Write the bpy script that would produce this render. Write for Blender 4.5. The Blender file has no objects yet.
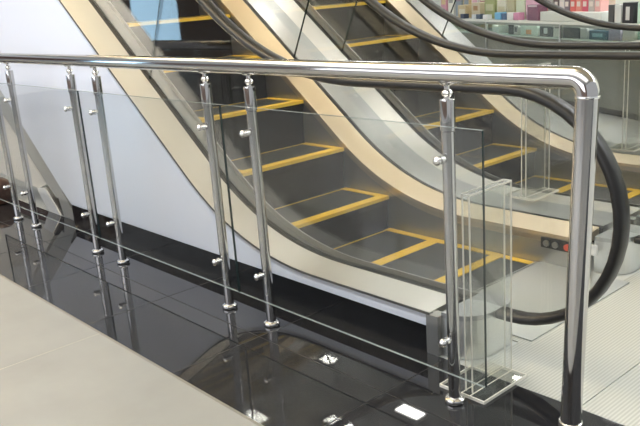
import bpy, bmesh, math, random
from mathutils import Vector, Matrix
random.seed(4)
D = bpy.data
SC = bpy.context.scene
COL = SC.collection

# ---------------------------------------------------------------- camera
cd = D.cameras.new('camera'); cam = D.objects.new('camera', cd); COL.objects.link(cam)
cd.sensor_width = 36.0; cd.sensor_fit = 'HORIZONTAL'; cd.lens = 778.0 / 640.0 * 36.0
cd.clip_start = 0.05; cd.clip_end = 200
_v = Vector((200, 2727, 778)).normalized(); _h = Vector((-720, -169, 778))
_h = (_h - _v * _h.dot(_v)).normalized(); _w = _v.cross(_h).normalized()
if _w.z < 0: _w = -_w
_r = [-_h, _w, -_v]                                   # world axes seen from the camera (x right, y down, z forward)
cam.matrix_world = Matrix(((_r[0].x, -_r[0].y, -_r[0].z, 0.0),
                           (_r[1].x, -_r[1].y, -_r[1].z, 0.0),
                           (_r[2].x, -_r[2].y, -_r[2].z, 1.4),
                           (0, 0, 0, 1)))
SC.camera = cam

# ---------------------------------------------------------------- world and exposure
SC.view_settings.view_transform = 'Standard'; SC.view_settings.look = 'None'
SC.view_settings.gamma = 1.0; SC.view_settings.use_curve_mapping = False
SC.view_settings.exposure = 0.0
SC.cycles.transparent_max_bounces = 40
wd = D.worlds.new('mall_air'); SC.world = wd; wd.use_nodes = True
bg = wd.node_tree.nodes['Background']
bg.inputs['Color'].default_value = (0.92, 0.96, 1.0, 1); bg.inputs['Strength'].default_value = 0.62

def area_light(name, loc, sx, sy, power, color, rot=(0, 0, 0)):
    l = D.lights.new(name, 'AREA'); l.shape = 'RECTANGLE'; l.size = sx; l.size_y = sy
    l.energy = power; l.color = color
    o = D.objects.new(name, l); COL.objects.link(o); o.location = loc; o.rotation_euler = rot
    return o
CEIL_Z = 4.3
area_light('ceiling_glow', (-2.5, -0.5, CEIL_Z - .1), 9, 3.0, 150, (1, .97, .92))
area_light('store_glow', (.6, 6.2, CEIL_Z - .1), 5, 2.0, 200, (.95, .98, 1))
area_light('cladding_fill', (-5.0, -5.6, 2.3), 11, 2.6, 310, (.86, .91, 1), (math.radians(90), 0, 0))  # added bluish fill from behind the viewer to brighten the white cladding
area_light('cream_ceiling_fill', (-5.5, 1.75, 3.75), 7, .25, 420, (1, .88, .66), (math.radians(205), 0, 0))  # added upward fill that warms the cream ceiling for the deck reflections
area_light('store_ceiling_fill', (-11.0, 9.5, 3.3), 6, 4, 300, (1, 1, 1), (math.radians(180), 0, 0))  # added fill brightening the white ceiling that the decks mirror

# ---------------------------------------------------------------- materials
def mat(name, color, rough=.5, metal=0., spec=.5, noise=None, bump=None, aniso=0.):
    m = D.materials.new(name); m.use_nodes = True
    nt = m.node_tree; b = nt.nodes['Principled BSDF']
    b.inputs['Base Color'].default_value = (*color, 1)
    b.inputs['Roughness'].default_value = rough
    b.inputs['Metallic'].default_value = metal
    b.inputs['Specular IOR Level'].default_value = spec
    if noise:
        scale, amt, col2 = noise
        tc = nt.nodes.new('ShaderNodeTexCoord'); nz = nt.nodes.new('ShaderNodeTexNoise')
        nz.inputs['Scale'].default_value = scale; nz.inputs['Detail'].default_value = 6
        nt.links.new(tc.outputs['Object'], nz.inputs['Vector'])
        rp = nt.nodes.new('ShaderNodeValToRGB')
        rp.color_ramp.elements[0].position = .5 - amt; rp.color_ramp.elements[1].position = .5 + amt
        rp.color_ramp.elements[0].color = (*color, 1); rp.color_ramp.elements[1].color = (*col2, 1)
        nt.links.new(nz.outputs['Fac'], rp.inputs['Fac'])
        nt.links.new(rp.outputs['Color'], b.inputs['Base Color'])
    if bump:
        axis, period, depth = bump                   # fine parallel ribs across one axis
        tc = nt.nodes.new('ShaderNodeTexCoord'); wv = nt.nodes.new('ShaderNodeTexWave')
        wv.wave_type = 'BANDS'; wv.bands_direction = axis
        wv.inputs['Scale'].default_value = 2 * math.pi / (20.0 * period) 
        nt.links.new(tc.outputs['Object'], wv.inputs['Vector'])
        mx = nt.nodes.new('ShaderNodeMix'); mx.data_type = 'RGBA'
        mx.inputs['A'].default_value = (*color, 1)
        mx.inputs['B'].default_value = (color[0] * depth, color[1] * depth, color[2] * depth, 1)
        nt.links.new(wv.outputs['Fac'], mx.inputs['Factor'])
        nt.links.new(mx.outputs['Result'], b.inputs['Base Color'])
        bp = nt.nodes.new('ShaderNodeBump'); bp.inputs['Strength'].default_value = .06
        bp.inputs['Distance'].default_value = .002
        nt.links.new(wv.outputs['Fac'], bp.inputs['Height'])
        nt.links.new(bp.outputs['Normal'], b.inputs['Normal'])
    return m

def glass_mat(name, tint, edge=.06, rough=.02):
    m = D.materials.new(name); m.use_nodes = True
    nt = m.node_tree; nt.nodes.clear()
    out = nt.nodes.new('ShaderNodeOutputMaterial'); mx = nt.nodes.new('ShaderNodeMixShader')
    tr = nt.nodes.new('ShaderNodeBsdfTransparent'); tr.inputs['Color'].default_value = (*tint, 1)
    gl = nt.nodes.new('ShaderNodeBsdfGlossy'); gl.inputs['Roughness'].default_value = rough
    fr = nt.nodes.new('ShaderNodeFresnel')             # thin sheet: the same reflection from both faces
    ge = nt.nodes.new('ShaderNodeNewGeometry'); mr = nt.nodes.new('ShaderNodeMapRange')
    mr.inputs['To Min'].default_value = 1.45; mr.inputs['To Max'].default_value = 1 / 1.45
    nt.links.new(ge.outputs['Backfacing'], mr.inputs['Value']); nt.links.new(mr.outputs['Result'], fr.inputs['IOR'])
    nt.links.new(fr.outputs['Fac'], mx.inputs['Fac'])
    nt.links.new(tr.outputs['BSDF'], mx.inputs[1]); nt.links.new(gl.outputs['BSDF'], mx.inputs[2])
    nt.links.new(mx.outputs['Shader'], out.inputs['Surface'])
    return m

def emit_mat(name, color, strength):
    m = D.materials.new(name); m.use_nodes = True
    nt = m.node_tree; nt.nodes.clear()
    out = nt.nodes.new('ShaderNodeOutputMaterial'); e = nt.nodes.new('ShaderNodeEmission')
    e.inputs['Color'].default_value = (*color, 1); e.inputs['Strength'].default_value = strength
    nt.links.new(e.outputs['Emission'], out.inputs['Surface'])
    return m

CHROME = mat('polished_steel', (.56, .545, .53), .07, 1.)
RING = mat('bright_chrome', (.85, .84, .82), .12, 1.)
STEEL = mat('brushed_steel', (.76, .77, .76), .30, 1.)
INNER = mat('grey_inner_deck', (.26, .27, .265), .32, 1.)
SILVER = mat('silver_outer_deck', (.56, .57, .57), .28, 1.)
DECK = mat('satin_deck_steel', (.88, .85, .80), .29, 1.)
CREAM = mat('deck_steel_cream_reflection', (.80, .68, .51), .33, .85)  # cream reflection of the ceiling put into the deck steel's colour
SKIRT = mat('grey_skirt_metal', (.42, .42, .40), .33, .9)
TRIM = mat('dark_seam_trim', (.055, .05, .045), .4)
RUBBER = mat('black_handrail_rubber', (.018, .017, .016), .36, 0, .4)
WHITE = mat('white_cladding', (.82, .85, .95), .28, 0, .4)
GRANITE = mat('black_granite', (.020, .020, .022), .02, 0, .5)
PLINTH = mat('black_granite_plinth', (.006, .006, .007), .06, 0, .35)
TILE = mat('warm_grey_tile', (.235, .238, .232), .36, 0, .4, noise=(2.2, .3, (.325, .333, .328)))
FLOORG = mat('grey_mall_floor', (.62, .64, .62), .35, 0, .4, noise=(2.0, .3, (.68, .70, .68)))
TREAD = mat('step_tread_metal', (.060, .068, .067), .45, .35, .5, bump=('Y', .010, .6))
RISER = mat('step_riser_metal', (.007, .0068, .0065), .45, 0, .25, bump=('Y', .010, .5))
YELLOW = mat('yellow_step_edging', (.78, .50, .035), .5, noise=(30, .3, (.84, .57, .06)))
COMB = mat('comb_plate_metal', (.60, .62, .60), .36, .6, .5)
PLATE = mat('ribbed_landing_plate', (.62, .63, .585), .42, .2, .5, bump=('X', .013, .74))
SEAM = mat('joint_line', (.10, .10, .095), .6)
GJOINT = mat('granite_joint', (.008, .008, .008), .5)
GLASS = glass_mat('rail_glass', (.95, .955, .952))
BGLASS = glass_mat('balustrade_glass', (.93, .932, .925))
ACRYL = glass_mat('clear_acrylic', (.955, .96, .95))
ACEDGE = mat('acrylic_edge', (.80, .78, .70), .3)
GEDGE = mat('glass_edge_dark', (.015, .03, .028), .2)
GEDGEL = mat('glass_edge_bright', (.30, .34, .33), .2)
BLACKP = mat('black_plastic', (.02, .02, .02), .4)
REDB = mat('red_button', (.65, .08, .04), .4)
WHITEP = mat('white_plastic', (.8, .8, .78), .4)
CEILC = mat('cream_ceiling', (.80, .70, .52), .8)
CEILW = mat('white_ceiling', (.62, .63, .63), .8)

# ---------------------------------------------------------------- mesh helpers
class MB:
    def __init__(s): s.bm = bmesh.new(); s.slots = []
    def mi(s, m):
        if m not in s.slots: s.slots.append(m)
        return s.slots.index(m)
    def face(s, pts, m=None, smooth=False):
        vs = [s.bm.verts.new(p) for p in pts]
        f = s.bm.faces.new(vs); f.smooth = smooth
        if m: f.material_index = s.mi(m)
        return f
    def box(s, x0, x1, y0, y1, z0, z1, m=None, bevel=0., mtx=None):
        vs = [s.bm.verts.new((x, y, z)) for x in (x0, x1) for y in (y0, y1) for z in (z0, z1)]
        idx = [(0, 1, 3, 2), (4, 6, 7, 5), (0, 4, 5, 1), (2, 3, 7, 6), (0, 2, 6, 4), (1, 5, 7, 3)]
        fs = [s.bm.faces.new([vs[i] for i in q]) for q in idx]
        if bevel:
            r = bmesh.ops.bevel(s.bm, geom=list({e for f in fs for e in f.edges}), offset=bevel, segments=2, affect='EDGES', profile=.5)
            vs = list({v for f in fs if f.is_valid for v in f.verts} | set(r['verts'])); fs = [f for f in fs if f.is_valid] + r['faces']
        if m:
            k = s.mi(m)
            for f in fs: f.material_index = k
        if mtx: bmesh.ops.transform(s.bm, matrix=mtx, verts=list({v for v in vs if v.is_valid}))
        return s
    def prism(s, poly, y0, y1, m=None):
        """polygon of (x, z) extruded along y"""
        a = [s.bm.verts.new((x, y0, z)) for x, z in poly]; b = [s.bm.verts.new((x, y1, z)) for x, z in poly]
        n = len(poly); fs = [s.bm.faces.new(a), s.bm.faces.new(b[::-1])]
        for i in range(n): fs.append(s.bm.faces.new([a[i], b[i], b[(i + 1) % n], a[(i + 1) % n]]))
        if m:
            k = s.mi(m)
            for f in fs: f.material_index = k
        return s
    def sweep(s, path, section, m=None, closed_section=True, smooth=True, caps=True):
        """path of (x, z) in a plane; section = list of (normal offset, y)"""
        rings = []
        for i, (x, z) in enumerate(path):
            p = path[max(i - 1, 0)]; q = path[min(i + 1, len(path) - 1)]
            t = Vector((q[0] - p[0], q[1] - p[1])).normalized(); nx, nz = t.y, -t.x
            if SWEEP_UP and nz < 0: nx, nz = -nx, -nz
            rings.append([s.bm.verts.new((x + nx * a, y, z + nz * a)) for a, y in section])
        k = s.mi(m) if m else 0
        n = len(section)
        for i in range(len(rings) - 1):
            for j in range(n if closed_section else n - 1):
                f = s.bm.faces.new([rings[i][j], rings[i][(j + 1) % n], rings[i + 1][(j + 1) % n], rings[i + 1][j]])
                f.smooth = smooth; f.material_index = k
        if caps and closed_section:
            for r in (rings[0], rings[-1][::-1]):
                f = s.bm.faces.new(r); f.material_index = k
        return s
    def tube(s, pts, r, n=20, m=None, caps=True):
        pts = [Vector(p) for p in pts]; rings = []; k = s.mi(m) if m else 0
        up = None
        for i, p in enumerate(pts):
            t = (pts[min(i + 1, len(pts) - 1)] - pts[max(i - 1, 0)]).normalized()
            if up is None:
                up = Vector((0, 1, 0)) if abs(t.y) < .9 else Vector((1, 0, 0))
            a = (up - t * up.dot(t)).normalized(); b = t.cross(a); up = a
            rr = r[i] if isinstance(r, (list, tuple)) else r
            rings.append([s.bm.verts.new(p + (a * math.cos(2 * math.pi * j / n) + b * math.sin(2 * math.pi * j / n)) * rr) for j in range(n)])
        for i in range(len(rings) - 1):
            for j in range(n):
                f = s.bm.faces.new([rings[i][j], rings[i][(j + 1) % n], rings[i + 1][(j + 1) % n], rings[i + 1][j]])
                f.smooth = True; f.material_index = k
        if caps:
            for rg in (rings[0][::-1], rings[-1]):
                f = s.bm.faces.new(rg); f.material_index = k
        return s
    def lathe(s, x, y, prof, n=24, m=None):
        """prof of (radius, z) about a vertical axis"""
        rings = []; k = s.mi(m) if m else 0
        for r, z in prof:
            rings.append([s.bm.verts.new((x + r * math.cos(2 * math.pi * j / n), y + r * math.sin(2 * math.pi * j / n), z)) for j in range(n)])
        for i in range(len(rings) - 1):
            for j in range(n):
                f = s.bm.faces.new([rings[i][j], rings[i][(j + 1) % n], rings[i + 1][(j + 1) % n], rings[i + 1][j]])
                f.smooth = True; f.material_index = k
        f = s.bm.faces.new(rings[0][::-1]); f.material_index = k
        f = s.bm.faces.new(rings[-1]); f.material_index = k
        return s
    def build(s, name, m=None, parent=None):
        bmesh.ops.recalc_face_normals(s.bm, faces=s.bm.faces)
        me = D.meshes.new(name); s.bm.to_mesh(me); s.bm.free()
        if m and not s.slots: me.materials.append(m)
        for k in s.slots: me.materials.append(k)
        o = D.objects.new(name, me); COL.objects.link(o)
        if parent:
            o.parent = parent; o.matrix_parent_inverse = Matrix.Identity(4)
        if any(p.use_smooth for p in me.polygons): me.set_sharp_from_angle(angle=math.radians(38))
        return o
SWEEP_UP = False

def recenter(o, loc):
    loc = Vector(loc); o.data.transform(Matrix.Translation(-loc)); o.location = loc
    return o
def tag(o, label, cat, group=None, kind=None):
    o['label'] = label; o['category'] = cat
    if group: o['group'] = group
    if kind: o['kind'] = kind
    return o
def empty(name, loc, label, cat, group=None, rz=0):
    o = D.objects.new(name, None); COL.objects.link(o); o.location = loc; o.rotation_euler = (0, 0, rz)
    o.empty_display_size = .1
    return tag(o, label, cat, group)
def struct(o, label=None):
    o['kind'] = 'structure'
    if label: o['label'] = label
    return o
def copy_tree(o, parent=None):
    c = o.copy(); COL.objects.link(c)
    if parent: c.parent = parent
    for ch in list(o.children): copy_tree(ch, c)
    return c

# ================================================================ SETTING
EDGE_Y = 1.352; WALL_Y = 2.13
ft = MB(); ft.box(-14, 6, -5, EDGE_Y, -.2, 0, TILE)
struct(ft.build('floor'), 'warm light grey tiled floor in the foreground')
# joints of the light tiles
tj = MB()
for x in (-4.3, -3.1, -1.9, -.7): tj.box(x, x + .004, -4, EDGE_Y - .002, 0, .0006)
for y in (.2, -1.0): tj.box(-12, 4, y, y + .004, 0, .0006)
struct(tj.build('trim_1', mat('tile_joint', (.44, .42, .39), .6)), 'thin joints between the light floor tiles')
gs = MB(); gs.box(-14, 6, EDGE_Y, 2.1305, -.2, 0, GRANITE)
struct(gs.build('floor_2'), 'polished black granite strip under the railing')
gj = MB()
gj.box(-12, 4, 1.786, 1.790, 0, .0006)
for k in range(-10, 3):
    x = -2.505 + .735 * k; gj.box(x, x + .004, EDGE_Y + .002, 2.126, 0, .0006)
struct(gj.build('trim_2', GJOINT), 'dark joints in the black granite strip')
es = MB(); es.box(-12, 4, EDGE_Y - .006, EDGE_Y + .004, 0, .0012)
struct(es.build('trim_3', mat('edge_strip', (.20, .19, .165), .4)), 'thin edge strip between light tile and black granite')
ff = MB(); ff.box(-14, 8, 2.1305, 18, -.2, -.004, FLOORG)
struct(ff.build('floor_3'), 'light grey floor beyond the escalators')
# ceilings (not in frame: they light and colour the polished metal)
cc = MB(); cc.box(-13, 3, 1.6, 5.0, CEIL_Z, CEIL_Z + .15, CEILC)
struct(cc.build('ceiling'), 'cream ceiling above the escalators')
cw = MB(); cw.box(-13, 3, -6, 1.6, CEIL_Z, CEIL_Z + .15, CEILW); cw.box(-13, 3, 5.0, 12, CEIL_Z, CEIL_Z + .15, CEILW)
struct(cw.build('ceiling_2'), 'white ceiling over the shops')
# wall behind the viewer
wb = MB(); wb.box(-20, 3, -6.1, -6.0, 0, CEIL_Z, mat('far_wall', (.24, .17, .145), .7))
struct(wb.build('wall_back'), 'warm coloured wall behind the viewer')
wsx = MB(); wsx.box(-20.2, -20, -6, 12, 0, 5, mat('end_wall', (.16, .10, .09), .7))
struct(wsx.build('wall_left'), 'dark wall far beyond the escalators')
# lit shop window, seen only as a reflection in the escalator glass
lw = MB(); lw.box(-14.0, -12.5, -3.2, -3.1, .55, 2.6, emit_mat('lit_shop_window', (.48, .76, 1.0), 6.0))
struct(lw.build('window_1'), 'lit blue shop window')

# ================================================================ ESCALATORS
SL = .785                                            # rise over run
def zl(X): return 1.459 - (X + 4.698) * SL
def fillet(x_end, zf, off, t, x_top, n=14):
    """flat from x_end at zf, then up the incline; arc rounded over +-t around the corner"""
    xc = -4.698 + (1.459 + off - zf) / SL
    p0 = Vector((xc + t, zf)); pc = Vector((xc, zf))
    dirn = Vector((-1, SL)).normalized(); p2 = pc + dirn * t
    pts = [(x_end, zf)]
    m = max(1, int((x_end - p0.x) / .15))
    for i in range(1, m): pts.append((x_end + (p0.x - x_end) * i / m, zf))
    for i in range(n + 1):
        u = i / n; q = p0 * (1 - u) ** 2 + pc * 2 * u * (1 - u) + p2 * u * u
        pts.append((q.x, q.y))
    xe = x_top; k = 10
    for i in range(1, k + 1):
        x = p2.x + (xe - p2.x) * i / k
        pts.append((x, p2.y + (p2.x - x) * SL))
    return pts
XTOP = -9.2
N_NEAR = (2.304, 2.344); N_FAR = (3.415, 3.455)         # grooves with the glass
def strip(path, prof, m, name, parent):
    """prof: list of (y, dz) across; ribbon with thickness following path"""
    b = MB(); k = b.mi(m)
    rows = [[b.bm.verts.new((x, y, z + dz)) for y, dz in prof] for x, z in path]
    for i in range(len(rows) - 1):
        for j in range(len(prof)):
            f = b.bm.faces.new([rows[i][j], rows[i + 1][j], rows[i + 1][(j + 1) % len(prof)], rows[i][(j + 1) % len(prof)]])
    b.bm.faces.new(rows[0]); b.bm.faces.new(rows[-1][::-1])
    o = b.build(name, m, parent)
    return o

def make_escalator(first=True):
    root = empty('escalator', (0, 0, 0), 'nearest escalator, its white cladding side facing the chrome railing', 'escalator',
                 'escalators side by side')
    dp = fillet(-1.84, .176, 0, .55, XTOP)
    # ---- outer cladding towards the railing, white, with dark seam under the deck
    low = [(-5.14, .20), (-5.02, .115)]
    poly = [(x, z - .012) for x, z in dp if x <= -1.84]
    poly = [(-1.84, .115)] + poly + [(XTOP, zl(XTOP) - 1.55), (-5.14, .20), (-5.02, .115)]
    b = MB(); b.prism(poly, WALL_Y, WALL_Y + .02); b.build('side_cladding', WHITE, root)
    strip(dp, [(WALL_Y - .003, -.012), (WALL_Y - .003, -.002), (WALL_Y + .02, -.002), (WALL_Y + .02, -.012)], TRIM, 'seam_trim', root)
    b = MB(); b.box(-5.02, -1.86, WALL_Y, WALL_Y + .05, 0, .115); b.build('granite_plinth', PLINTH, root)
    b = MB(); b.box(-1.858, -1.80, WALL_Y - .002, WALL_Y + .05, 0, .166); b.build('end_trim', SKIRT, root)
    # ---- decks
    strip(dp, [(WALL_Y, 0), (N_NEAR[0], .004), (N_NEAR[0], -.03), (WALL_Y, -.03)], DECK, 'outer_deck', root)
    strip(dp, [(N_NEAR[0], -.012), (N_NEAR[1], -.012), (N_NEAR[1], -.03), (N_NEAR[0], -.03)], TRIM, 'glass_channel', root)
    strip(dp, [(N_NEAR[1], .004), (2.455, -.062), (2.455, -.09), (N_NEAR[1], -.03)], INNER, 'inner_deck', root)
    strip(dp, [(N_FAR[0], .015), (N_FAR[0], -.03), (3.262, -.06), (3.262, -.012)], CREAM, 'inner_deck', root)
    strip(dp, [(N_FAR[0], 0), (N_FAR[1], 0), (N_FAR[1], -.03), (N_FAR[0], -.03)], TRIM, 'glass_channel', root)
    strip(dp, [(N_FAR[1], .010), (3.685, .010), (3.685, -.03), (N_FAR[1], -.03)], SILVER, 'outer_deck', root)
    # ---- skirts: vertical panels from the deck down past the treads
    for y0, y1 in ((2.455, 2.462), (3.262, 3.269)):
        strip(dp, [(y0, -.03), (y1, -.03), (y1, -.42), (y0, -.42)], SKIRT, 'skirt_panel', root)
    # ---- newel bases at the landing end
    for y0, y1 in ((2.150, 2.43), (3.30, 3.57)):
        b = MB(); n = 8; r = .13; r2 = .06
        out = [(-1.80, y0)] + [(-1.65 - r + r * math.sin(math.pi / 2 * i / n), y0 + r - r * math.cos(math.pi / 2 * i / n)) for i in range(n + 1)] \
            + [(-1.65 - r2 + r2 * math.cos(math.pi / 2 * i / n), y1 - r2 + r2 * math.sin(math.pi / 2 * i / n)) for i in range(n + 1)] + [(-1.80, y1)]
        for za, zb, mm in ((0, .160, STEEL), (.160, .180, SILVER)):
            va = [b.bm.verts.new((x, y, za)) for x, y in out]; vb = [b.bm.verts.new((x, y, zb)) for x, y in out]
            k = b.mi(mm)
            for f in [b.bm.faces.new(va), b.bm.faces.new(vb)] + [b.bm.faces.new([va[i], va[(i + 1) % len(out)], vb[(i + 1) % len(out)], vb[i]]) for i in range(len(out))]:
                f.material_index = k
        b.build('newel_base', None, root)
    # ---- handrails
    hp = fillet(-1.605, 1.02, .92, .62, XTOP)
    arc = [(-1.605 + .43 * math.sin(a), .59 + .43 * math.cos(a)) for a in [math.pi * i / 22 for i in range(22, 0, -1)]]
    tail = [(-1.78, .16), (-1.70, .16)]
    hp = tail + arc + hp
    for yc in (2.327, 3.435):
        sec = []
        for j in range(16):
            a = 2 * math.pi * j / 16
            ca, sa = math.cos(a), math.sin(a)
            sec.append((.020 * math.copysign(abs(sa) ** .7, sa), yc + .036 * math.copysign(abs(ca) ** .8, ca)))
        b = MB(); b.sweep(hp, sec); b.build('handrail', RUBBER, root)
    # ---- glass balustrades, in panes with dark joints
    # lower pane is bounded by the newel curve, the joints stand square to the slope
    def pane(poly, yc):
        b = MB(); b.prism(poly, yc - .005, yc + .005)
        return b.build('balustrade_glass', BGLASS, root)
    jn = [(-4.085, -3.75), (-5.30, -4.965), (-6.52, -6.185), (-7.74, -7.40)]   # (x at deck, x at handrail)
    def zdeck(x):
        for i in range(len(dp) - 1):
            if dp[i + 1][0] <= x <= dp[i][0]:
                u = (x - dp[i][0]) / (dp[i + 1][0] - dp[i][0]); return dp[i][1] + u * (dp[i + 1][1] - dp[i][1])
        return zl(x)
    top = [q for q in fillet(-1.605, 1.0, .90, .62, XTOP)]
    def ztop(x):
        for i in range(len(top) - 1):
            if top[i + 1][0] <= x <= top[i][0]:
                u = (x - top[i][0]) / (top[i + 1][0] - top[i][0]); return top[i][1] + u * (top[i + 1][1] - top[i][1])
        return zl(x) + .9
    for yc in (2.327, 3.435):
        first_poly = [(-1.72, .19)] + [(-1.605 + .41 * math.sin(a), .59 + .41 * math.cos(a)) for a in [math.pi * i / 18 for i in range(17, 0, -1)]]
        first_poly += [q for q in top if q[0] > jn[0][1] + .01] + [(jn[0][1], ztop(jn[0][1]))]
        first_poly += [(jn[0][0], zdeck(jn[0][0]))] + [q for q in reversed(dp) if q[0] > jn[0][0] + .01 and q[0] < -1.75]
        pane(first_poly, yc)
        for i, (xa, xb) in enumerate(jn):
            xa2, xb2 = jn[i + 1] if i + 1 < len(jn) else (XTOP, XTOP + .33)
            pane([(xa - .008, zdeck(xa - .008)), (xb - .008, ztop(xb - .008)), (xb2, ztop(xb2)), (xa2, zdeck(xa2))], yc)
            b = MB(); b.prism([(xa - .006, zdeck(xa)), (xb - .006, ztop(xb)), (xb, ztop(xb)), (xa, zdeck(xa))], yc - .005, yc + .005)
            b.build('glass_joint', GEDGE, root)
    # ---- steps
    nos = [(-2.28, 0.), (-2.71, 0.), (-3.10, .202)] + [(-3.464 - .352 * i, .456 + .277 * i) for i in range(12)]
    Y0, Y1 = 2.468, 3.256
    for i, (x, z) in enumerate(nos):
        x2, z2 = nos[i + 1] if i + 1 < len(nos) else (x - .352, z + .277)
        zb = nos[i - 1][1] if i else 0.
        rb = max(z - zb, .06) + .03
        back = x2 - .015
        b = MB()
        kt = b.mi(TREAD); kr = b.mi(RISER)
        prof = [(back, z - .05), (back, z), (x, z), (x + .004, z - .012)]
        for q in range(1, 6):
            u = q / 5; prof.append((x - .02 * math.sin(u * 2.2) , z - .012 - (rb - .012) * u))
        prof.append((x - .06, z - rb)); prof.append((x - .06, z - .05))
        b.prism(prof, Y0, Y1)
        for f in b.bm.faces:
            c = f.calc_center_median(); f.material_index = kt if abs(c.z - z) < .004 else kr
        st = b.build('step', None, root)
        e = MB(); t = .0022
        e.box(x - .055, x + .006, Y0 + .002, Y1 - .002, z - .018, z + t)
        e.box(back + .015, x - .054, Y1 - .050, Y1 - .002, z - .006, z + t)
        e.box(back + .015, x - .054, Y0 + .002, Y0 + .050, z - .006, z + t)
        e.box(x2 + .004, x2 + .016, Y0 + .049, Y1 - .049, z - .006, z + t * .6)
        e.build('yellow_edging', YELLOW, st)
    # last flat tread running under the comb
    b = MB(); kt = b.mi(TREAD)
    b.box(-2.292, -2.06, Y0, Y1, -.06, -.002, TREAD)
    st = b.build('step', None, root)
    for ya, yb in ((Y1 - .045, Y1 - .002), (Y0 + .002, Y0 + .045)):
        e = MB(); e.box(-2.28, -2.09, ya, yb, -.01, .0005); e.build('yellow_edging', YELLOW, st)
    # ---- comb and landing plates
    b = MB()
    b.box(-2.07, -1.60, 2.462, 3.262, -.05, .006)
    for q in range(44):
        y = Y0 + .009 + q * .0178; b.box(-2.095, -2.068, y, y + .007, -.01, .005)
    b.build('comb_plate', COMB, root)
    b = MB(); b.box(-1.598, -1.205, 2.132, 3.684, -.05, .001); b.build('landing_plate', PLATE, root)
    b = MB(); b.box(-1.200, -.25, 2.132, 3.684, -.05, .001); b.build('landing_plate', PLATE, root)
    for q in ((-2.4, -1.598, 3.57, 3.684), (-1.64, -1.598, 2.132, 2.43), (-1.84, -1.598, 2.43, 2.462), (-1.64, -1.598, 3.262, 3.57)):
        b = MB(); b.box(*q, -.05, .0005); b.build('landing_infill', PLATE, root)
    # ---- control panel on the far skirt
    b = MB(); b.box(-2.065, -1.885, 3.252, 3.264, .088, .142, bevel=.004); cp = b.build('button_panel', BLACKP, root)
    for x, mm, lb in ((-2.03, SKIRT, None), (-1.98, SKIRT, None), (-1.915, REDB, 'red stop button')):
        b = MB(); n = 16
        b.tube([(x, 3.253, .115), (x, 3.244, .115)], .017, 16)
        o = b.build('button', mm, cp)
        if lb: o['label'] = lb
    b = MB(); b.box(-1.80, -1.765, 3.256, 3.268, .10, .15); b.build('key_plate', WHITEP, root)
    return root

esc = make_escalator()
esc2 = copy_tree(esc)
esc2.location = (0, 1.56, 0)
esc2['label'] = 'second escalator, behind the nearest one and in front of the shop counter'

# ---- lower end of the truss left of the white cladding
def slab(poly, y0, y1, m, name, parent):
    b = MB(); b.prism(poly, y0, y1); return b.build(name, m, parent)
WARMG = mat('warm_grey_panel', (.74, .70, .62), .4, .0)
PALE = mat('truss_foot_painted_sheen', (.85, .85, .84), .35)  # specular sheen of the foot strip put into a pale base colour
GREYM = mat('grey_metal_panel', (.44, .43, .40), .3, .2)
slab([(-5.15, .195), (-5.28, .12), (-5.43, .215), (-5.79, .485), (-8.0, 2.27), (-8.0, 2.65)], 2.14, 2.20, GREYM, 'truss_edge_panel', esc)
slab([(-5.48, .19), (-5.62, .14), (-6.5, .17), (-9.0, 1.2), (-9.0, 2.9), (-5.85, .475)], 2.16, 2.20, WARMG, 'truss_side_panel', esc)
slab([(-5.43, .19), (-5.40, .16), (-5.20, 0), (-5.235, 0), (-5.44, .17)], 2.14, 2.20, TRIM, 'truss_seam', esc)
slab([(-5.44, .17), (-5.59, .15), (-5.44, 0), (-5.235, 0)], 2.13, 2.20, PALE, 'truss_foot', esc)
slab([(-5.25, .16), (-5.15, .185), (-4.97, 0), (-5.19, 0)], 2.135, 2.20, GREYM, 'truss_foot', esc)

# ================================================================ RAILING
RY = 1.90; GY = 1.85
rail = empty('railing', (-1.08, RY, 0), 'chrome railing with round handrail, paired posts and clear glass infill', 'railing')
O = Vector((-1.08, RY, 0))
def rpart(b, name, m, parent=None):
    o = b.build(name, m, None)
    if parent is None:
        o.data.transform(Matrix.Translation(-O)); o.parent = rail
    else:
        o.data.transform(Matrix.Translation(-O)); o.parent = parent
    return o
R0 = .032; rc = .042; EX = -1.068
pts = [(-9.5, RY, 1.13)] + [(-8 + .5 * i, RY, 1.13) for i in range(14)] + [(-1.2, RY, 1.13)]
for i in range(9):
    a = math.pi / 2 * i / 8
    pts.append((EX - rc + rc * math.sin(a), RY, 1.13 - rc + rc * math.cos(a)))
pts.append((EX, RY, 1.08))
b = MB(); b.tube(pts, R0, 28); rpart(b, 'handrail', CHROME)
b = MB(); b.tube([(EX, RY, 1.085), (-1.10, RY, 0)], R0 * .97, 28); ep = rpart(b, 'end_post', CHROME)
b = MB(); b.lathe(EX, RY, [(.0325, 1.078), (.0335, 1.08), (.0335, 1.083), (.0325, 1.085)]); rpart(b, 'joint_ring', RING, ep)
b = MB(); b.lathe(-1.098, RY, [(.044, 0), (.044, .004), (.0365, .02), (.036, .092), (.035, .1), (.032, .102)]); rpart(b, 'base_sleeve', RING, ep)
posts = [-1.54, -2.555, -2.87, -3.90, -4.21, -5.11, -5.42]
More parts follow.
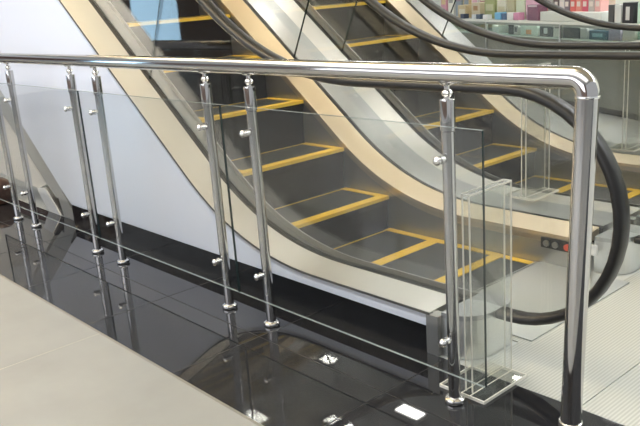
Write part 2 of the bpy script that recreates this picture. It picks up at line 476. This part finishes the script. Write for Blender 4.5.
for x in posts:
    b = MB()
    b.lathe(x, RY, [(.021, 0), (.021, .95), (.0245, .953), (.0245, 1.045), (.024, 1.05), (.012, 1.052)], 24)
    p = rpart(b, 'post', CHROME)
    b = MB(); b.lathe(x, RY, [(.028, 0), (.034, .003), (.036, .010), (.034, .017), (.028, .021), (.023, .022)], 28); rpart(b, 'base_ring', RING, p)
    b = MB(); b.lathe(x, RY, [(.010, 1.048), (.010, 1.058), (.015, 1.062), (.018, 1.070), (.015, 1.078), (.009, 1.082), (.009, 1.092), (.022, 1.097), (.026, 1.104)], 18)
    rpart(b, 'rail_bracket', RING, p)
    for z in (.865, .243):
        b = MB(); b.tube([(x, RY - .018, z), (x, GY - .005, z)], .009, 12)
        b.tube([(x, GY + .018, z), (x, GY + .006, z)], .014, 18)
        b.tube([(x, GY - .006, z), (x, GY - .010, z), (x, GY - .014, z), (x, GY - .018, z)], [.015, .015, .012, .005], 18)
        rpart(b, 'glass_clamp', RING, p)
for x0, x1 in ((-2.704, -1.370), (-4.037, -2.7075), (-5.60, -4.0405)):
    b = MB(); b.box(x0, x1, GY - .004, GY + .004, .135, .975, GLASS)
    for xx in (x0, x1): b.box(xx - .001, xx + .001, GY - .004, GY + .004, .135, .975, GEDGE)
    for zz in (.135, .975): b.box(x0, x1, GY - .004, GY + .004, zz - .0005, zz + .0005, GEDGEL)
    rpart(b, 'glass_panel', None)

# ================================================================ ACRYLIC GUARDS
def make_guard():
    root = empty('acrylic_guard', (-1.53, 2.09, 0), '', 'guard', 'clear acrylic guards')
    H = .725; L0, L1 = -.122, .112
    for sx in (-.014, .014):
        b = MB(); b.box(sx - .003, sx + .003, L0, L1, .012, H, ACRYL)
        for yy in (L0, L1): b.box(sx - .003, sx + .003, yy - .001, yy + .001, .012, H, ACEDGE)
        b.build('acrylic_sheet', None, root)
    b = MB(); b.box(-.017, .017, L0, L1, H, H + .006, ACRYL)
    for sx in (-.017, .017): b.box(sx - .0015, sx + .0015, L0, L1, H, H + .006, ACEDGE)
    for yy in (L0, L1): b.box(-.017, .017, yy - .002, yy + .002, H, H + .006, ACEDGE)
    b.build('top_strip', None, root)
    b = MB(); b.box(-.03, .078, L0 - .02, L1, .001, .011, ACRYL); b.box(-.115, -.03, L0 - .02, .04, .001, .011, ACRYL)
    b.box(-.1175, -.1125, L0 - .02, .04, .001, .012, ACEDGE); b.box(.0755, .0805, L0 - .02, L1, .001, .012, ACEDGE); b.box(-.115, -.03, .038, .042, .001, .012, ACEDGE)
    for yy, xa in ((L0 - .02, -.115), (L1, -.03)): b.box(xa, .078, yy - .0025, yy + .0025, .001, .012, ACEDGE)
    for xx in (-.018, .018): b.box(xx - .002, xx + .002, L0 - .02, L1, .011, .0125, ACEDGE)
    b.build('foot_plate', None, root)
    return root
gd = make_guard()
gd['label'] = 'clear acrylic guard on the black granite between last glass panel and newel base'
g2 = copy_tree(gd); g2.location = (-2.42, 3.76, .197)
g2['label'] = 'clear acrylic guard standing on the steel deck between the two escalators'
g3 = copy_tree(gd); g3.location = (-2.55, 5.16, .197)
g3['label'] = 'clear acrylic guard on the outer deck of the second escalator, before the shop'

# ================================================================ SHOP COUNTER
P0 = Vector((-3.70, 7.209, 0)); ang = math.atan2(.446, -.895)
ctr = empty('shop_counter', P0, 'long grey shop counter with glass display front and white front edge beyond the escalators', 'counter', None, ang)
# local x runs along the counter (to the left in the photo), local -y is away from the viewer
def cpart(b, name, m): return b.build(name, m, ctr)
CASE = mat('counter_grey_green', (.17, .18, .15), .3, 0, .5, noise=(1.3, .3, (.26, .27, .23)))
b = MB(); b.box(-5, 10, -.62, -.04, 0, .07); cpart(b, 'plinth', TRIM)
b = MB(); b.box(-5, 10, -.65, 0, .07, .715); cpart(b, 'cabinet_front', CASE)
b = MB(); b.box(-5, 10, -.65, .01, .715, .73); cpart(b, 'display_shelf', mat('shelf_glass', (.42, .52, .46), .2))
b = MB(); b.box(-5, 10, -.65, -.60, .73, .872); cpart(b, 'case_back', mat('case_back', (.34, .38, .34), .5))
b = MB(); b.box(-5, 10, -.03, .006, .846, .882); cpart(b, 'valance', mat('valance_grey', (.42, .46, .42), .4))
b = MB(); b.box(-5, 10, -.055, -.032, .868, .88); cpart(b, 'case_fill_strip', emit_mat('case_fill_emission', (1, 1, .95), 14.0))  # glowing strip added to brighten the inside of the case
b = MB(); b.box(-5, 10, -.002, .004, .73, .846); cpart(b, 'display_glass', glass_mat('case_glass', (.92, .96, .94)))
b = MB(); b.box(-5, 10, -.70, .03, .882, .902, bevel=.004); cpart(b, 'counter_top', mat('grey_top', (.46, .48, .44), .35))
b = MB(); b.box(-5, 10, .03, .036, .876, .904); cpart(b, 'front_edge', mat('white_front_edge', (.88, .88, .82), .35))
for x in (-.85, 1.05, 2.75): 
    b = MB(); b.box(x, x + .025, -.02, .012, .07, .872); cpart(b, 'frame_upright', STEEL)
b = MB(); b.box(.42, 1.56, -.30, -.05, .9025, 1.0, bevel=.004); sc_ = b.build('display_riser', mat('riser_paint', (.80, .82, .78), .5), None)
sc_.location = P0; sc_.rotation_euler = (0, 0, ang); tag(sc_, 'pale display riser on the counter top carrying a row of red and grey cartons', 'shelf')
b = MB(); b.box(-6, 12, -3.1, -3.0, 0, CEIL_Z, mat('shop_wall', (.80, .82, .74), .6)); bw = b.build('wall_right')
bw.location = P0; bw.rotation_euler = (0, 0, ang); struct(bw, 'pale shop wall behind the counter')

pk = {}
def colmat(c):
    if c not in pk: pk[c] = mat('package_' + str(len(pk)), c, .4)
    return pk[c]
def package(s0, s1, z0, z1, d0, d1, c, label, group, band=None):
    """box between s0..s1 along the counter, d0..d1 behind its front, with lid flap and printed band as parts"""
    cx, cy = (s0 + s1) / 2, -(d0 + d1) / 2
    o = empty('package', (0, 0, 0), label, 'box', group)
    M = Matrix.Translation(P0) @ Matrix.Rotation(ang, 4, 'Z') @ Matrix.Translation((cx, cy, z0))
    o.matrix_world = M
    w, d, h = (s1 - s0) / 2, (d1 - d0) / 2, z1 - z0
    b = MB(); b.box(-w, w, -d, d, 0, h, bevel=min(w, d, h) * .06); b.build('carton', colmat(c), o)
    if band:
        col, za, zb, wf = band
        b = MB(); b.box(-w * wf, w * wf, d - .001, d + .003, h * za, h * zb); b.build('printed_panel', colmat(col), o)
    return o
UP = 'packages on the counter top'; LO = 'packages inside the glass display'; BK = 'packages on the display riser'
T = .9025
# on the counter top, from the left of the photo to the right
package(3.55, 3.80, T, T + .17, .10, .22, (.62, .50, .30), 'tan carton at the left end of the counter top', UP, ((.75, .7, .55), .3, .7, .7))
package(3.18, 3.42, T, T + .20, .12, .24, (.70, .62, .45), 'beige carton right of the tan carton on the counter', UP, ((.45, .25, .12), .5, .8, .5))
package(3.44, 3.56, T, T + .06, .02, .09, (.05, .07, .12), 'small black box in front of the tan and beige cartons', UP)
package(3.12, 3.22, T, T + .055, .02, .09, (.80, .84, .88), 'small white box in front of the beige carton', UP)
package(2.98, 3.09, T, T + .06, .02, .09, (.10, .14, .20), 'small navy box beside the small white box', UP)
package(2.80, 3.08, T, T + .24, .14, .26, (.42, .46, .22), 'olive green carton standing tall on the counter', UP, ((.62, .62, .40), .4, .75, .7))
package(2.78, 2.90, T, T + .055, .02, .09, (.88, .90, .90), 'low white box in front of the olive carton', UP)
package(2.42, 2.58, T, T + .085, .02, .10, (.22, .55, .85), 'light blue box lying on the counter top', UP)
package(2.30, 2.40, T, T + .075, .02, .10, (.12, .20, .34), 'dark blue box touching the light blue box', UP)
package(2.52, 2.74, T, T + .25, .14, .26, (.80, .76, .62), 'tall cream carton behind the light blue box', UP, ((.66, .60, .40), .3, .6, .8))
package(2.30, 2.48, T, T + .25, .14, .26, (.55, .50, .30), 'tall khaki carton behind the dark blue box', UP)
package(2.12, 2.27, T, T + .085, .02, .10, (.92, .90, .88), 'bright white box left of the pink box', UP)
package(1.99, 2.115, T, T + .085, .02, .10, (.72, .30, .48), 'pink box right of the bright white box', UP)
package(2.06, 2.26, T, T + .25, .14, .26, (.70, .80, .60), 'pale green carton behind the bright white box', UP)
package(1.85, 2.03, T, T + .24, .14, .26, (.88, .55, .70), 'rose pink carton behind the small pink box', UP, ((.92, .85, .88), .2, .5, .8))
package(1.575, 1.81, T, T + .175, .03, .15, (.25, .10, .17), 'dark plum carton with pale lid band on the counter', UP, ((.70, .60, .64), .86, .98, .8))
package(-.10, .06, T, T + .19, .03, .14, (.03, .03, .035), 'black carton with white panel near the right end', UP, ((.72, .72, .70), .15, .8, .35))
package(.08, .18, T, T + .17, .03, .14, (.75, .76, .74), 'narrow white carton left of the black carton', UP)
package(.20, .28, T, T + .17, .03, .14, (.09, .09, .09), 'narrow charcoal carton beside the narrow white one', UP)
package(-.52, -.16, T, T + .19, .03, .16, (.62, .80, .70), 'wide mint carton at the right end of the counter', UP, ((.82, .90, .88), .2, .6, .5))
# on the display riser: reds
BT = 1.0005
for i, (s, c, nm) in enumerate([(1.42, (.45, .43, .42), 'mid grey'), (1.30, (.14, .10, .10), 'brown black'), (1.19, (.70, .66, .64), 'light grey'), (1.09, (.22, .18, .20), 'dark grey'),
                                (.98, (.75, .16, .14), 'scarlet'), (.87, (.80, .30, .24), 'coral red'), (.76, (.70, .12, .18), 'crimson'), (.65, (.55, .50, .48), 'taupe'), (.54, (.82, .46, .44), 'salmon')]):
    package(s - .001, s + .095, BT, BT + .17, .12, .22, c, nm + ' carton in the row on the display riser', BK, ((.8, .72, .66), .3, .6, .6))
# tall cartons along the back edge of the counter top
cols = [(.62, .30, .38, 'mauve'), (.80, .78, .70, 'ivory'), (.28, .34, .40, 'slate blue'), (.70, .55, .30, 'mustard'), (.86, .84, .86, 'snow white'), (.40, .20, .22, 'maroon'), (.55, .66, .52, 'sage green'),
        (.78, .48, .60, 'candy pink'), (.35, .35, .34, 'graphite'), (.84, .74, .66, 'peach'), (.48, .56, .62, 'steel blue'), (.66, .22, .20, 'tomato red'), (.74, .76, .60, 'lime cream'), (.30, .24, .30, 'aubergine'), (.72, .70, .72, 'lilac grey'), (.58, .44, .36, 'cocoa')]
for i, (r, g, bl, nm) in enumerate(cols):
    s = 4.75 - .262 * i
    package(s, s + .20, T, T + .30 + .04 * (i % 3), .36, .50, (r, g, bl), nm + ' tall carton in the back row along the shop counter', 'tall cartons in the back row', (cols[(i * 5 + 3) % 16][:3], .55, .8, .7))
# inside the glass display
B = .7305
package(2.56, 2.72, B, B + .10, .06, .2, (.40, .44, .40), 'grey green box at the left of the glass display', LO)
package(2.16, 2.27, B, B + .125, .04, .16, (.025, .035, .03), 'tall black box in the glass display', LO)
package(2.04, 2.14, B, B + .11, .04, .16, (.45, .45, .42), 'grey box with dark panel right of the tall black box', LO, ((.08, .08, .08), .3, .8, .5))
package(1.60, 1.98, B, B + .13, .04, .16, (.62, .72, .64), 'wide pale box with green and orange panel in display', LO, ((.75, .36, .16), .1, .5, .3))
package(1.30, 1.55, B, B + .125, .04, .16, (.02, .035, .03), 'dark green box with white figure in the display', LO, ((.7, .72, .7), .25, .75, .3))
package(1.12, 1.27, B, B + .12, .04, .16, (.66, .64, .58), 'off white box right of the white figure box', LO, ((.2, .18, .16), .8, .95, .6))
package(.78, 1.08, B, B + .13, .04, .18, (.03, .04, .03), 'large black green box in the display', LO)
package(.64, .76, B, B + .11, .04, .16, (.42, .42, .40), 'small grey box left of the teal box in display', LO)
package(.32, .60, B, B + .09, .04, .16, (.03, .09, .13), 'dark teal box low in the display', LO, ((.2, .35, .4), .3, .7, .6))
package(.10, .28, B, B + .12, .04, .16, (.30, .27, .36), 'dusty purple box in the display', LO)
package(-.12, .06, B, B + .11, .04, .16, (.50, .48, .44), 'stone grey box in the right part of the display', LO)
package(-.32, -.16, B, B + .12, .04, .16, (.22, .38, .30), 'leaf green box near the display right end', LO)
package(-.55, -.36, B, B + .11, .04, .16, (.66, .60, .50), 'sand coloured box at the display right end', LO)

# ================================================================ CEILING LAMPS (reflected in floor and metal)
LAMP = emit_mat('lamp_panel', (1, .98, .94), 34.0)
def lamp():
    o = empty('ceiling_light', (0, 0, 0), 'small white rectangular ceiling light', 'light', 'ceiling lights')
    b = MB(); b.box(-.22, .22, -.12, .12, 0, .05); b.build('housing', WHITEP, o)
    b = MB(); b.box(-.19, .19, -.09, .09, -.012, 0); b.build('diffuser', LAMP, o)
    return o
L = lamp()
spots = [(-6.5, 7.05), (-7.05, 6.2), (-8.05, 5.55)]
spots += [(-4.9 + 1.6 * k, 5.7) for k in range(4)] + [(-9.8, 5.6), (-11.4, 5.6)]
spots += [(-4.8 + 1.6 * k, 7.1) for k in range(3)] + [(-8.6 - 1.6 * k, 7.4) for k in range(3)]
spots += [(-11.8 + 1.5 * k, 8.7) for k in range(8)] + [(-11.8 + 1.5 * k, 10.2) for k in range(7)]
spots += [(-2.5, .2), (-5.5, .2), (-.5, .2)]
for i, (x, y) in enumerate(spots):
    o = L if i == 0 else copy_tree(L)
    o.location = (x, y, CEIL_Z - .05)

# ================================================================ SMALL THING AT THE LEFT EDGE
b = MB()
prof = [(.02, 0), (.09, .005), (.115, .05), (.12, .11), (.10, .16), (.06, .19), (.02, .2)]
b.lathe(-6.05, 2.0, prof, 20, mat('dark_brown', (.05, .025, .015), .6, noise=(14, .3, (.11, .05, .03))))
bo = b.build('bag'); recenter(bo, (-6.05, 2.0, 0))
tag(bo, 'dark brown rounded bag on the floor at far left beside the railing posts', 'bag')
